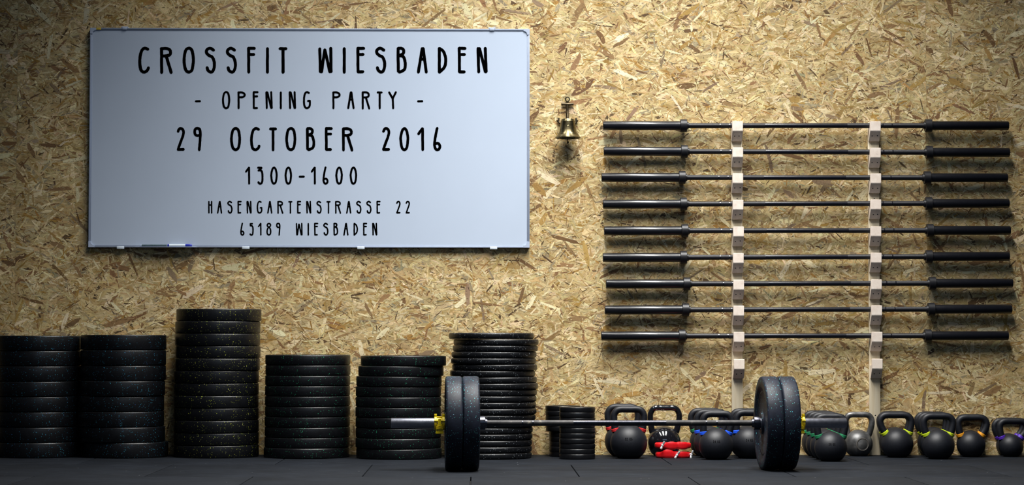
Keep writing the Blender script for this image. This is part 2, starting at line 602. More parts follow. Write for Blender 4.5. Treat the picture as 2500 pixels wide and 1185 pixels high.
def glyph_strokes(ch):
    """strokes in units of cap height, x from the left edge, y up from the baseline"""
    l, b, h, ss = GL[ch]
    out = []
    for kind, pts in ss:
        q = [((x - l) / h, (b - y) / h) for x, y in pts]
        if kind == 's':
            q = [tuple(p) for p in spline(q, 6)]
        elif kind == 'o':
            q = [tuple(p) for p in spline(q, 6, True)]
        out.append(q)
    return out


def ribbon(q, wd, rr):
    """outline of a round-capped stroke: returns verts (2-D) and faces; edge slightly uneven like a brush marker"""
    n = len(q)
    closed = n > 3 and math.dist(q[0], q[-1]) < 1e-6
    if not closed and n == 2:
        q = [(q[0][0] + (q[1][0] - q[0][0]) * k / 6, q[0][1] + (q[1][1] - q[0][1]) * k / 6) for k in range(7)]
        n = 7
    vs, fs = [], []
    L = []
    for i in range(n):
        if closed:
            a, b = q[(i - 1) % (n - 1)], q[(i + 1) % (n - 1)]
        else:
            a, b = q[max(i - 1, 0)], q[min(i + 1, n - 1)]
        tx, ty = b[0] - a[0], b[1] - a[1]
        k = math.hypot(tx, ty) or 1
        tx, ty = tx / k, ty / k
        j1, j2 = (1 + rr.uniform(-.07, .07)), (1 + rr.uniform(-.07, .07))
        if closed and i == n - 1:
            vs += [vs[0], vs[1]]
        else:
            vs.append((q[i][0] - ty * wd * j1, q[i][1] + tx * wd * j1))
            vs.append((q[i][0] + ty * wd * j2, q[i][1] - tx * wd * j2))
        L.append((tx, ty))
    for i in range(n - 1):
        fs.append((2 * i, 2 * i + 1, 2 * i + 3, 2 * i + 2))
    if not closed:
        for end, i in ((-1, 0), (1, n - 1)):
            tx, ty = L[i][0] * end, L[i][1] * end
            base = len(vs)
            K = 6
            for k in range(K + 1):
                th = -PI / 2 + PI * k / K
                r = wd * (0.92 + rr.uniform(-.06, .06)) if 0 < k < K else wd
                cx = math.cos(th) * tx - math.sin(th) * ty
                cy = math.cos(th) * ty + math.sin(th) * tx
                # flattened brush end
                vs.append((q[i][0] + cx * r, q[i][1] + cy * r))
            fs.append(tuple(range(base, base + K + 1)))
    return vs, fs


# ------------------------------------------------------------------ the wall
def srgb_arr(c):
    c = np.array(c) / 255
    return np.where(c <= 0.04045, c / 12.92, ((c + 0.055) / 1.055) ** 2.4)


X0, X1, Z0, Z1 = -4.0, 4.2, 0.0, 3.05
SEAM_X = [P(2264, 700, 0).x, P(2264, 700, 0).x - 2.5, P(2264, 700, 0).x - 5.0]
SEAM_Z = [P(950, 831, 0).z]


def strands(n, lmin, lmax, wmin, wmax, pal, wts, y0, y1, spread):
    cx = rng.uniform(X0, X1, n)
    cz = rng.uniform(Z0, Z1, n)
    L = lmin + (lmax - lmin) * rng.beta(1.4, 2.6, n)
    W = wmin + (wmax - wmin) * rng.beta(1.3, 2.4, n)
    W = np.minimum(W, L * 0.55)
    ang = np.where(rng.random(n) < 0.62, rng.normal(0, spread, n), rng.uniform(-PI / 2, PI / 2, n))
    # outline of a torn strand: pointed or slanted frayed ends, uneven sides (12 corners)
    us = np.array([-0.5, -0.44, -0.30, -0.05, 0.22, 0.42, 0.5, 0.43, 0.28, 0.03, -0.24, -0.43])
    vv = np.array([0.1, 0.65, 0.95, 1.0, 0.95, 0.6, -0.1, -0.65, -0.95, -1.0, -0.95, -0.6]) * 0.5
    u = us[None, :] + rng.uniform(-0.065, 0.065, (n, 12))
    v = vv[None, :] * rng.uniform(0.62, 1.18, (n, 12))
    v[:, 0] = rng.uniform(-0.4, 0.4, n)
    v[:, 6] = rng.uniform(-0.4, 0.4, n)
    bend = rng.normal(0, 0.10, (n, 1))
    v = v + bend * (u * 2) ** 2
    px = u * L[:, None]
    pz = v * W[:, None]
    x = cx[:, None] + px * np.cos(ang)[:, None] - pz * np.sin(ang)[:, None]
    z = cz[:, None] + px * np.sin(ang)[:, None] + pz * np.cos(ang)[:, None]
    g = 0.0004
    for sx in SEAM_X:
        near = np.abs(cx - sx) < 0.2
        left = near & (cx < sx)
        right = near & (cx >= sx)
        x[left] = np.minimum(x[left], sx - g)
        x[right] = np.maximum(x[right], sx + g)
    for sz in SEAM_Z:
        near = np.abs(cz - sz) < 0.2
        lo = near & (cz < sz)
        hi = near & (cz >= sz)
        z[lo] = np.minimum(z[lo], sz - g)
        z[hi] = np.maximum(z[hi], sz + g)
    z = np.clip(z, 0.002, None)
    depth = rng.uniform(y0, y1, n)
    tilt = rng.normal(0, 0.006, (n, 1)) * px + rng.normal(0, 0.012, (n, 1)) * pz
    y = -(depth[:, None] + np.clip(tilt, -0.00012, 0.00012))
    pal = np.array([srgb_arr(c) for c in pal])
    idx = rng.choice(len(pal), n, p=np.array(wts) / sum(wts))
    col = pal[idx] * np.clip(rng.normal(1, 0.10, (n, 1)), 0.7, 1.3) * np.clip(rng.normal(1, 0.03, (n, 3)), 0.9, 1.1)
    co = np.stack([x, y, z], -1).reshape(-1, 3)
    uv = np.stack([(u * L[:, None] + rng.uniform(0, 50, (n, 1))), (v * W[:, None] + rng.uniform(0, 50, (n, 1)))], -1).reshape(-1, 2)
    return co, uv, col


PAL = [(231, 212, 168), (213, 190, 140), (196, 169, 118), (179, 149, 96), (168, 131, 68), (164, 150, 120), (138, 105, 69), (96, 75, 50)]
parts = [
    strands(27000, .06, .24, .008, .046, PAL, [15, 32, 30, 15, 5.5, 6, 5.5, 1.4], .0002, .0004, .55),
    strands(42000, .025, .12, .003, .017, PAL, [20, 32, 25, 11, 4, 5, 6.0, 3.0], .0004, .0007, .6),
    strands(1250, .07, .20, .010, .040, [(232, 216, 178), (150, 118, 80), (122, 92, 60), (174, 140, 80), (140, 118, 92)], [5, 5, 3, 3, 2], .0007, .00075, .7),
    strands(39000, .008, .05, .0012, .006, PAL, [28, 24, 14, 6, 3, 4, 9, 10], .0007, .0009, .7),
    strands(17000, .004, .036, .0009, .0032, [(84, 62, 40), (60, 44, 28), (112, 80, 50)], [5, 4, 3], .0009, .0010, .9),
]
bx = [((X0 - .3, 0, 0), (X1 + .3, 0, 0), (X1 + .3, 0, Z1 + .1), (X0 - .3, 0, Z1 + .1))]
co = np.concatenate([p[0] for p in parts])
uv = np.concatenate([p[1] for p in parts])
col = np.concatenate([p[2] for p in parts])
nf = len(col)
wb = MB()
wb.box(((X0 + X1) / 2, 0.011, (Z1 + .1) / 2 - .03), (X1 - X0 + .6, 0.022, Z1 + .16))
bv = np.array(wb.v)
nb = len(bv)
fb = len(wb.f)
me = bpy.data.meshes.new('wall_back')
me.vertices.add(nb + len(co))
me.vertices.foreach_set('co', np.concatenate([bv, co]).astype(np.float32).ravel())
loops = np.concatenate([np.array(wb.f).ravel(), nb + np.arange(nf * 12)]).astype(np.int32)
me.loops.add(len(loops))
me.loops.foreach_set('vertex_index', loops)
starts = np.concatenate([np.arange(fb) * 4, fb * 4 + np.arange(nf) * 12]).astype(np.int32)
me.polygons.add(fb + nf)
me.polygons.foreach_set('loop_start', starts)
me.update(calc_edges=True)
ul = me.uv_layers.new(name='strand_uv')
ul.data.foreach_set('uv', np.concatenate([bv[np.array(wb.f).ravel()][:, [0, 2]], uv]).astype(np.float32).ravel())
at = me.attributes.new('strand', 'FLOAT_COLOR', 'FACE')
cc = np.ones((fb + nf, 4), np.float32)
cc[:fb, :3] = srgb_arr((186, 164, 118))
cc[fb:, :3] = col
at.data.foreach_set('color', cc.ravel())
me.polygons.foreach_set('use_smooth', np.zeros(fb + nf, dtype=bool))
me.materials.append(M_osb)
me.validate()
wall = bpy.data.objects.new('wall_back', me)
COL.objects.link(wall)
structure(wall)

# ------------------------------------------------------------------ the floor (square rubber mats laid in staggered rows)
fl = MB()
rows = [(0.0, 0.952, -0.03), (0.956, 1.952, 0.46), (1.956, 2.952, -0.04), (2.956, 3.952, 0.46), (3.956, 4.952, -0.04)]
for d0, d1, off in rows:
    for k in range(-5, 6):
        x0 = off + k
        x0a, x1a = x0 + .0025, x0 + 1 - .0025
        fl.box(((x0a + x1a) / 2, -(d0 + d1) / 2, -0.01), (x1a - x0a, d1 - d0, 0.02), 0.0025, seg=2)
flo = fl.build('floor', M_mat, fix=False)
flo.data.materials.append(M_under)
ub = MB().box((0.2, -2.4, -0.03), (12.5, 5.6, 0.02))
me2 = flo.data
bm = bmesh.new()
bm.from_mesh(me2)
vv = [bm.verts.new(p) for p in ub.v]
for q in ub.f:
    fc = bm.faces.new([vv[i] for i in q])
    fc.material_index = 1
bmesh.ops.recalc_face_normals(bm, faces=bm.faces)
bm.to_mesh(me2)
bm.free()
structure(flo)

# ------------------------------------------------------------------ whiteboard
BD = 0.026                                                  # front of the writing surface from the wall
c4 = [P(222, 68.5, BD), P(1294, 70.5, BD), P(1292, 606, BD), P(213.5, 604, BD)]
bc = sum(c4, Vector()) / 4
BW = ((c4[1] - c4[0]).length + (c4[2] - c4[3]).length) / 2
BH = ((c4[3] - c4[0]).length + (c4[2] - c4[1]).length) / 2
tilt = math.atan2((c4[1].z - c4[0].z) + (c4[2].z - c4[3].z), (c4[1].x - c4[0].x) + (c4[2].x - c4[3].x))
board = thing('whiteboard', 'large wide whiteboard with black capital lettering on the chipboard wall', 'whiteboard',
              (bc.x, 0, bc.z), (0, -tilt, 0))
Rb = Matrix.Rotation(-tilt, 3, 'Y')
Rbi = Rb.transposed()


def BL(px, py, d):
    q = Rbi @ (P(px, py, d) - Vector((bc.x, 0, bc.z)))
    return q


FWD = 0.0145
MB().box((0, -BD / 2 - .002, 0), (BW - .012, BD - .004 - .001, BH - .012), 0).build('writing_surface', M_board, board)
for sx, sz in ((0, 1), (0, -1), (1, 0), (-1, 0)):
    r_ = MB()
    if sz:
        r_.box((0, -.0150, sz * (BH / 2 - FWD / 2)), (BW - .03, .024, FWD), .001)
        r_.box((0, -.0165, sz * (BH / 2 - FWD * .29)), (BW - .03, .0265, FWD * .58 + .0002), .0016)
    else:
        r_.box((sx * (BW / 2 - FWD / 2), -.0150, 0), (FWD, .024, BH - .03), .001)
        r_.box((sx * (BW / 2 - FWD * .29), -.0165, 0), (FWD * .58 + .0002, .0265, BH - .03), .0016)
    r_.build('frame_rail', M_alu, board)
for sx in (-1, 1):
    for sz in (-1, 1):
        pts = [(0, 0), (.034, 0), (.034, -.0135), (.024, -.0155), (.0165, -.023), (.0145, -.034), (0, -.034)]
        pts = [((BW / 2 - a) * sx, (BH / 2 + b) * sz) for a, b in pts]
        MB().prism(pts, -.002, -.0315, 'Y', .0015).build('corner_cap', M_plastic_grey, board)
for px, py in ((304, 66.5), (1201, 69)):
    q = BL(px, py, .03)
    k = MB().box((q.x, -.017, BH / 2 + .003), (.038, .026, .010), .002)
    k.box((q.x, -.031, BH / 2 - .003), (.024, .004, .014), .0015)
    k.build('mounting_clip', M_plastic_grey, board)
for px in (294, 600, 881, 1205):
    q = BL(px, 605, .03)
    MB().box((q.x, -.018, -BH / 2 - .001), (.040, .028, .015), .002).build('mounting_clip', M_white_plastic, board)
q0, q1 = BL(330, 604, .035), BL(480, 604, .035)
tr = MB().box(((q0.x + q1.x) / 2, -.041, -BH / 2 + .0005), (q1.x - q0.x, .022, .0022), .0006)
tr.box(((q0.x + q1.x) / 2, -.0515, -BH / 2 + .0022), (q1.x - q0.x, .0016, .004), .0005)
tr.build('pen_tray', M_alu, board)
q = BL(241, 69.5, .03)
MB().box((q.x, -.0300, BH / 2 - .0055), (.027, .0012, .011), .0003).build('sticker', M_yellow_sticker, board)['label'] = 'small yellow sticker on the top left corner'

LINES = [
    (179.6, 65.7, [('C', 337.6), ('R', 390.6), ('O', 446), ('S', 500), ('S', 551.3), ('F', 602.6), ('I', 649.4), ('T', 680),
                   ('W', 776.7), ('I', 836.9), ('E', 869.4), ('S', 915.7), ('B', 967.9), ('A', 1017.9), ('D', 1068.7), ('E', 1116.9), ('N', 1163.7)]),
    (266.7, 44.2, [('-', 476), ('O', 542), ('P', 579.5), ('E', 616.5), ('N', 648), ('I', 683.2), ('N', 705), ('G', 739.8),
                   ('P', 811), ('A', 847.8), ('R', 882.9), ('T', 919.6), ('Y', 947.2), ('-', 1018.7)]),
    (369.0, 58.7, [('2', 431.6), ('9', 472), ('O', 561.9), ('C', 610.6), ('T', 656.9), ('O', 696.7), ('B', 746.9), ('E', 792.6), ('R', 834.9),
                   ('2', 933), ('0', 975.2), ('1', 1018.4), ('6', 1057.9)]),
    (450.9, 44.2, [('1', 598.2), ('3', 627.4), ('0', 660), ('0', 695), ('-', 729.5), ('1', 758.6), ('6', 787.6), ('0', 819), ('0', 853.9)]),
    (521.8, 31.4, [('H', 508), ('A', 529.9), ('S', 554.9), ('E', 579.5), ('N', 601.9), ('G', 627), ('A', 652.4), ('R', 677), ('T', 703.7),
                   ('E', 724.9), ('N', 747.4), ('S', 772.4), ('T', 796.8), ('R', 818), ('A', 845.1), ('S', 869.5), ('S', 894.1), ('E', 918.7),
                   ('2', 967.4), ('2', 990.3)]),
    (575.4, 31.4, [('6', 586.6), ('5', 608.8), ('1', 629.6), ('8', 649.9), ('9', 673.9), ('W', 722.1), ('I', 751), ('E', 766.5), ('S', 789),
                   ('B', 813.7), ('A', 838.3), ('D', 863), ('E', 886), ('N', 908.6)]),
]
rr = random.Random(3)
for by, H, chars in LINES:
    lb = MB()
    last, kk = None, 0
    for ch, lx in chars:
        if last is not None and lx - last > H * 1.05 and (H < 40 and lx - last > H * 1.3 or H > 40 and lx - last > H * 1.06 and (lx - last > 55)):
            lb.build('lettering', M_ink, board)
            lb = MB()
        last = lx
        for q in glyph_strokes(ch):
            wd = 0.0565
            vs, fs = ribbon(q, wd, rr)
            out = []
            for a, b in vs:
                p = BL(lx + a * H, by - b * H, BD + .0003)
                out.append((p.x, -BD - .0003 - kk * .00005, p.z))
            kk = (kk + 1) % 5
            nb_ = len(out)
            lb.add(out[:nb_], fs)
    lb.build('lettering', M_ink, board)

# marker and grey pen lying in the tray
q = BL(409, 600, .041)
pz = bc.z - BH / 2 + .0016
x = BL(409, 600, .041).x + bc.x
mk = thing('marker_pen', 'white whiteboard marker with blue cap lying on the bottom edge of the whiteboard', 'marker', (x, -.0405, pz + .0078))
MB().lathe([(0, .010), (.0074, .010), (.0074, .100), (0, .100)], 20, axis='X').build('barrel', M_white_plastic, mk)
MB().lathe([(0, 0), (.0055, 0), (.0066, .002), (.0066, .010), (0, .010)], 20, axis='X').build('end_plug', M_blue_plastic, mk)
MB().lathe([(0, .098), (.0078, .098), (.0078, .118), (.0070, .131), (.0060, .133), (0, .133)], 20, axis='X').build('cap', M_blue_plastic, mk)
x = BL(341, 600, .041).x + bc.x
gp = thing('grey_pen', 'slim dark grey pen lying left of the blue capped marker on the whiteboard', 'marker', (x, -.0405, pz + .0068))
MB().lathe([(0, .012), (.0066, .012), (.0066, .148), (0, .148)], 20, axis='X').build('barrel', M_grey_pen, gp)
MB().lathe([(0, 0), (.0022, 0), (.0060, .008), (.0060, .012), (0, .012)], 20, axis='X').build('tip_cap', M_plastic_grey, gp)

# ------------------------------------------------------------------ brass bell on an anchor bracket
bo = P(1385, 300, 0)
bell = thing('ship_bell', 'small brass bell hanging from an anchor shaped bracket between whiteboard and barbells', 'bell', (bo.x, 0, bo.z))


def BZ(py):
    return P(1385, py, .03).z - bo.z


anc = MB()
zt = BZ(241.5)
ring = [(math.cos(a) * .0112, -.014, zt + math.sin(a) * .0112) for a in [2 * PI * k / 24 for k in range(25)]]
anc.tube(ring, .0036, 10, caps=False)
anc.tube([(0, -.012, zt - .010), (0, -.012, BZ(262)), (0, -.012, BZ(278)), (0, -.012, BZ(318))], [.0062, .0066, .0088, .0075], 14)
anc.tube([(-.034, -.013, BZ(254)), (-.030, -.013, BZ(253.8)), (.030, -.013, BZ(253.8)), (.034, -.013, BZ(254))], [.0058, .0072, .0072, .0058], 12)
arc = [(math.sin(a) * .060, -.010, BZ(287) - .016 * 0 - math.cos(a) * .040) for a in np.linspace(-1.25, 1.25, 19)]
anc.tube(arc, [.0042 + .003 * math.cos(k / 18 * PI - PI / 2) for k in range(19)], 10)
for s in (-1, 1):
    anc.prism([(s * .0475, BZ(297)), (s * .041, BZ(289)), (s * .0505, BZ(287)), (s * .054, BZ(293)), (s * .049, BZ(303))], -.004, -.020, 'Y', .002)
anc.build('anchor_bracket', M_bronze, bell)
# arm that carries the bell out from the wall
MB().tube([(0, -.012, BZ(276)), (0, -.035, BZ(272)), (0, -.062, BZ(276)), (0, -.078, BZ(284)), (0, -.080, BZ(291))], [.005, .005, .005, .0046, .006], 12).build('hanger_arm', M_bronze, bell)
bz0, bz1 = BZ(340), BZ(291.5)
hb = bz1 - bz0
pr = [(.0695, 0), (.071, .004), (.066, .010), (.056, .022), (.0495, .034), (.0455, .050), (.0420, .070), (.0395, .088), (.0370, .100), (.033, .1055), (.016, .108), (0, .1085)]
k = hb / .1085
pr = [(r, bz0 + h * k) for r, h in pr]
inner = [(0, bz1 - .005), (.030, bz1 - .008), (.036, bz0 + .088 * k), (.045, bz0 + .035 * k), (.066, bz0)]
MB().lathe(inner[::-1][:0] + pr[::-1] + inner[::-1], 56, (0, -.080, 0)).build('bell_body', M_brass, bell)
rg = MB()
for hz, rr_ in ((.0215, .0568), (.0275, .0528), (.093, .0392)):
    rg.tube([(math.cos(a) * rr_, -.080 + math.sin(a) * rr_, bz0 + hz * k) for a in [2 * PI * i / 48 for i in range(49)]], .0011, 6, caps=False)
rg.build('ridge_ring', M_brass, bell)
# raised emblem on the front of the bell
eb = MB()
cxz = bz0 + .062 * k
fy = -.080 - .0436
eb.tube([(math.cos(a) * .0085, fy + abs(math.cos(a)) * .0012 - .0001, cxz + math.sin(a) * .0085) for a in [2 * PI * i / 20 for i in range(21)]], .0011, 6, caps=False)
eb.tube([(0, fy, cxz + .007), (0, fy, cxz - .007)], .0012, 6)
eb.tube([(-.005, fy, cxz + .003), (.005, fy, cxz + .003)], .0010, 6)
eb.tube([(math.sin(a) * .006, fy, cxz - .001 - math.cos(a) * .005) for a in np.linspace(-1.2, 1.2, 9)], .0010, 6)
eb.build('emblem', M_brass, bell)
MB().tube([(0, -.080, bz1 - .006), (0, -.080, BZ(347))], .0022, 8).lathe([(0, BZ(353.5)), (.003, BZ(353)), (.0068, BZ(350.5)), (.0035, BZ(347)), (0, BZ(346.5))], 16, (0, -.080, 0)).build('clapper', M_bronze, bell)


# ------------------------------------------------------------------ barbells
def barbell(name, label, loc, rot, mats, L=2.2, between=1.31, sl_r=.025, sh_r=.014, col_len=.036, col_r=.0355, group=None):
    t = thing(name, label, 'barbell', loc, rot, group)
    sh, kn, sl, cl, cap = mats
    hb = between / 2
    MB().lathe([(0, -hb), (sh_r, -hb), (sh_r, hb), (0, hb)], 28, axis='X').build('shaft', sh, t)
    for a, b in ((-hb + .004, -.475), (-.470, -.424), (-.419, -.225), (.225, .419), (.424, .470), (.475, hb - .004)):
        r = sh_r + .0004
        MB().lathe([(sh_r - .002, a), (r, a + .0006), (r, b - .0006), (sh_r - .002, b)], 28, axis='X').build('knurled_grip', kn, t)
    for s in (-1, 1):
        e = L / 2
        MB().lathe([(0, s * (hb + col_len)), (sl_r, s * (hb + col_len)), (sl_r, s * (e - .003)), (sl_r - .002, s * e), (sl_r - .004, s * e),
                    (sl_r - .005, s * (e - .003)), (0, s * (e - .003))], 36, axis='X').build('sleeve', sl, t)
        MB().lathe([(sh_r + .001, s * (hb - .009)), (sh_r + .006, s * (hb - .009)), (sh_r + .007, s * hb), (col_r - .0015, s * hb), (col_r, s * (hb + .0015)),
                    (col_r, s * (hb + col_len - .0015)), (col_r - .0015, s * (hb + col_len)), (sl_r, s * (hb + col_len))], 36, axis='X').build('collar', cl, t)
        MB().lathe([(0, s * (e - .0012)), (sl_r - .0055, s * (e - .0012)), (sl_r - .0055, s * (e - .004))], 28, axis='X').build('end_cap', cap, t)
    return t


BARS = [  # left end x, right end x, left sleeve y, right sleeve y
    (1472.4, 2461.8, 307, 306.8), (1473.8, 2464.3, 369.4, 372.7), (1468.9, 2458.8, 433.5, 434.4), (1471.4, 2463.6, 499, 496.8),
    (1474.5, 2466.7, 564, 562.7), (1471.9, 2463.6, 629.5, 626.4), (1478.6, 2472.7, 694, 691.7), (1475.8, 2470.3, 757.4, 755), (1466.7, 2462.4, 821, 820.2)]
WHICH = ['topmost black barbell of nine on the wooden wall rack', 'second black barbell from the top of the wooden wall rack',
         'third black barbell from the top of the wooden wall rack', 'fourth black barbell from the top of the wooden wall rack',
         'fifth and middle black barbell of nine on the wooden wall rack', 'fourth black barbell from the bottom of the wooden wall rack',
         'third black barbell from the bottom of the wooden wall rack', 'second black barbell from the bottom of the wooden wall rack',
         'lowest black barbell of nine on the wooden wall rack']
BARD = 0.0475
first = None
bar_z = []
for i, (xl, xr, yl, yr) in enumerate(BARS):
    a, b = P(xl, yl, BARD), P(xr, yr, BARD)
    c = (a + b) / 2
    ang = math.atan2(b.z - a.z, b.x - a.x)
    bar_z.append((c, ang))
    rot = (0, -ang, 0)
    if first is None:
        first = barbell('barbell', WHICH[0], c, rot, (M_black_shaft, M_knurl_black, M_black_steel, M_black_collar, M_black_collar),
                        L=(b - a).length, between=.418 * 0 + 1.31, group='barbells on the wall rack')
        first['group'] = 'barbells on the wall rack'
    else:
        dup(first, c, rot, WHICH[i])


# ------------------------------------------------------------------ rack uprights with notched blocks
def upright(px_top, px_bot, w_px, label, yb10):
    d0 = 0.024
    xt = P(px_top, 600, d0).x
    top = P(px_top, 299, d0).z
    wd = w_px / S(d0)
    t = thing('rack_upright', label, 'barbell rack', (xt, 0, 0), group='uprights of the wall rack')
    MB().box((0, -d0 / 2 - .0018, top / 2 + .0005), (wd, d0 - .0036, top - .001), .0025).build('post', M_pine, t)
    prof = [(-.0242, -.053), (-.043, -.053), (-.088, 0.0), (-.088, .053), (-.0725, .054), (-.0635, .0185), (-.0242, .0185)]
    bw = 26.2 / S(.088)
    zs = []
    for c, ang in bar_z:
        z = c.z + (xt - c.x) * math.tan(ang)
        zs.append(z - .0142 - .0185 + .0002)
    zs.append(P(px_top, yb10, .088).z)
    for i, z in enumerate(zs):
        dx = (.0 + (i / 9) * .0045) - .001 + random.uniform(-.0012, .0012)
        b = MB().prism(prof, -bw / 2, bw / 2, 'X', .0018).build('peg_block', M_pine_end, t, (dx, 0, z))
        for sx in (-1, 1):
            # screw heads sit in the sloping underside
            n = Vector((0, -.053, -.045)).normalized()
            p = Vector((sx * .0125 + random.uniform(-.003, .003), -.0655 + random.uniform(-.002, .002), 0))
            p.z = -.053 + (-p.y - .043) / .045 * .053
            R = Vector((0, 0, 1)).rotation_difference(n).to_matrix()
            h = MB().lathe([(0, .0003), (.0032, .0006), (.0042, -.0012), (0, -.0015)], 14)
            h.v = [tuple(R @ Vector(q) + p) for q in h.v]
            h.build('screw', M_screw, b)
    for z in (P(px_top, 485, d0).z, P(px_top, 1015, d0).z):
        MB().lathe([(0, .0006), (.0038, .0004), (.0044, -.0008), (0, -.0012)], 14, axis='Y').build('screw', M_screw, t, (.002, -d0 - .0003 + .0012, z))
    return t


upright(1799.2, 1799.2, 27, 'left pale pine upright of the barbell rack with ten notched blocks', 901.5)
upright(2134.0, 2134.0, 27, 'right pale pine upright of the barbell rack with ten notched blocks', 900.8)


# ------------------------------------------------------------------ bumper plates
def plate_profile(R, t, hub=.0256, bev=.006, gap=.0012):
    """(r, z) closed outline of a moulded plate, hub hole, raised hub boss, recessed web, thick rim"""
    z0, z1 = gap, t - gap
    rec = min(.010, t * .18)
    k = R / .226
    return [(hub, z0), (.050 * k, z0), (.056 * k, z0 + rec), (.168 * k, z0 + rec), (.178 * k, z0), (R - bev, z0), (R - bev * .3, z0 + bev * .3), (R, z0 + bev),
            (R, z1 - bev), (R - bev * .3, z1 - bev * .3), (R - bev, z1), (.178 * k, z1), (.168 * k, z1 - rec), (.056 * k, z1 - rec), (.050 * k, z1), (hub, z1)]


def plate_mesh(R, t, bev=.006, n=96, hub=.0256, gap=.0004):
    return MB().lathe(plate_profile(R, t, hub, bev, gap), n, closed=True)


ORD = ['lowest', 'second', 'third', 'fourth', 'fifth', 'sixth', 'seventh', 'eighth', 'ninth', 'tenth', 'eleventh', 'twelfth', 'thirteenth',
       'fourteenth', 'fifteenth', 'sixteenth', 'seventeenth', 'eighteenth', 'nineteenth', 'twentieth']


def stack(centers, front_y, top_y, R, mat, kind, where, group, bev=.006, name='bumper_plate', mid=False):
    """centers: pixel x of each plate's middle, top plate first"""
    n = len(centers)
    f = G(centers[-1], front_y)
    yc = f.y + R                                            # centre of the stack behind its front edge
    d = -yc
    zt = P(centers[0], top_y, d + R).z
    t = zt / n
    mb = plate_mesh(R, t, bev)
    src = None
    for i in range(n):                                      # from the floor up
        cx = centers[n - 1 - i]
        x = P(cx, 900, d).x
        o_ = 'topmost' if i == n - 1 else ORD[i]
        fl_ = '' if i in (0, n - 1) else ' from the floor'
        label = f'{o_} {kind}{fl_} {where}'
        loc = (x, yc + random.uniform(-.002, .002), i * t + .0002)
        if src is None:
            src = mb.build(name, mat, None, loc, sharp=50)
            tag(src, label, 'weight plate', group)
            o = src
        else:
            o = src.copy()
            COL.objects.link(o)
            o.location = loc
            o['label'] = label
        o.rotation_euler = (0, 0, random.choice((0, PI / 2, PI, -PI / 2)))
    return d, t


R45 = .2275
stack([92, 92, 91.5, 91, 91.5, 91, 91, 92], 1120.3, 820, R45, M_rub_blue, 'thick bumper plate', 'in the blue flecked stack at the left edge', 'plates of the leftmost stack')
stack([301.5, 301, 300.5, 299, 297, 297.5, 300, 308], 1120.8, 818, R45, M_rub_blue, 'thick bumper plate', 'in the blue flecked stack second from left', 'plates of the second stack')
stack([533.5, 531.3, 531, 532, 531, 528.7, 528.5, 528, 528.5, 529, 529, 529.5], 1120.6, 754, R45, M_rub_yel, 'bumper plate', 'in the tall yellow flecked stack', 'plates of the tall yellow flecked stack')
stack([751.5, 752, 751.5, 751.3, 751.5, 751.7, 751.2, 751.5, 751, 749.3], 1121.8, 867.5, R45, M_rub_grn, 'bumper plate', 'in the green flecked stack beside the tallest stack', 'plates of the green flecked stack')
stack([985, 979, 974.4, 973, 973.2, 972.5, 973, 973.4, 973, 975], 1124.0, 869.5, R45, M_rub_grn, 'bumper plate', "in the stack behind the left bar sleeve", 'plates of the stack behind the left sleeve')
stack([1199.5, 1211, 1209, 1206, 1204.6, 1207.6, 1202.7, 1207, 1210, 1207.5, 1206, 1205, 1206, 1203.7, 1200, 1197, 1196.5, 1195.5, 1195, 1194.5],
      1123.8, 813, R45, M_rub_gry, 'thin bumper plate', 'in the stack behind the floor barbell plates', 'plates of the thin plate stack', bev=.0085)
stack([1409.5, 1409, 1409.5, 1409, 1410, 1409.5, 1409, 1409.5, 1409, 1409.5], 1123.4, 995.5, .0945, M_small_plate, 'small plate', 'in the front stack of small plates',
      'plates of the front small stack', bev=.0030, name='change_plate')
stack([1374, 1374, 1374.5, 1374, 1375, 1383, 1383.5, 1384, 1383.5, 1384], 1117.2, 992, .0945, M_small_plate, 'small plate', 'in the rear stack of small plates',
      'plates of the rear small stack', bev=.0030, name='change_plate')

# ------------------------------------------------------------------ the loaded barbell on the floor
RB = .2265
DB = 12.35 - 10.94
YB = math.radians(2.0)
cb = P(1513, 1033.4, DB)
cb = Vector((cb.x, -DB, RB + .0005))
barbell('barbell', 'loaded steel barbell lying on the floor in front of plates and kettlebells', cb, (0, 0, YB),
        (M_grey_shaft, M_knurl_grey, M_chrome, M_dark_chrome, M_black_collar), L=2.215, between=1.305, col_r=.034, col_len=.030)
RZ = Matrix.Rotation(YB, 3, 'Z')


def on_bar(u):
    return cb + RZ @ Vector((u, 0, 0))


tpl = .0815
bp = plate_mesh(RB, tpl, .010, 128, hub=.0292, gap=.0006)
PL = [(-.6835, -1, 'inner one on the left end of the floor barbell', 'cyan flecked'),
      (-.6835 - tpl, -1, 'outer one on the left end of the floor barbell', ''),
      (.6865, 1, 'inner one on the right end of the floor barbell', ''),
      (.6865 + tpl, 1, 'outer one on the right end of the floor barbell', '')]
src = None
for u, s, lab, _ in PL:
    q = on_bar(u)
    rot = (0, PI / 2 * s, YB)
    lab = 'bumper plate, ' + lab
    if src is None:
        src = thing('bumper_plate', lab, 'weight plate', q, rot, 'plates on the floor barbell')
        bp.build('rubber_disc', M_rub_cyan, src, sharp=50)
        MB().lathe([(.0256, .001), (.0300, .001), (.0300, tpl - .001), (.0256, tpl - .001)], 48, closed=True).build('hub_ring', M_chrome, src)
        rg = MB()
        for z in (.0106, tpl - .0106):
            rg.lathe([(.150, z - .0012), (.152, z + (.0012 if z > .03 else -.0012) * 1.2), (.155, z + (.0012 if z > .03 else -.0012) * 1.2), (.157, z)], 96)
        rg.build('raised_ring', M_rub_cyan, src)
    else:
        o = dup(src, q, rot, lab)


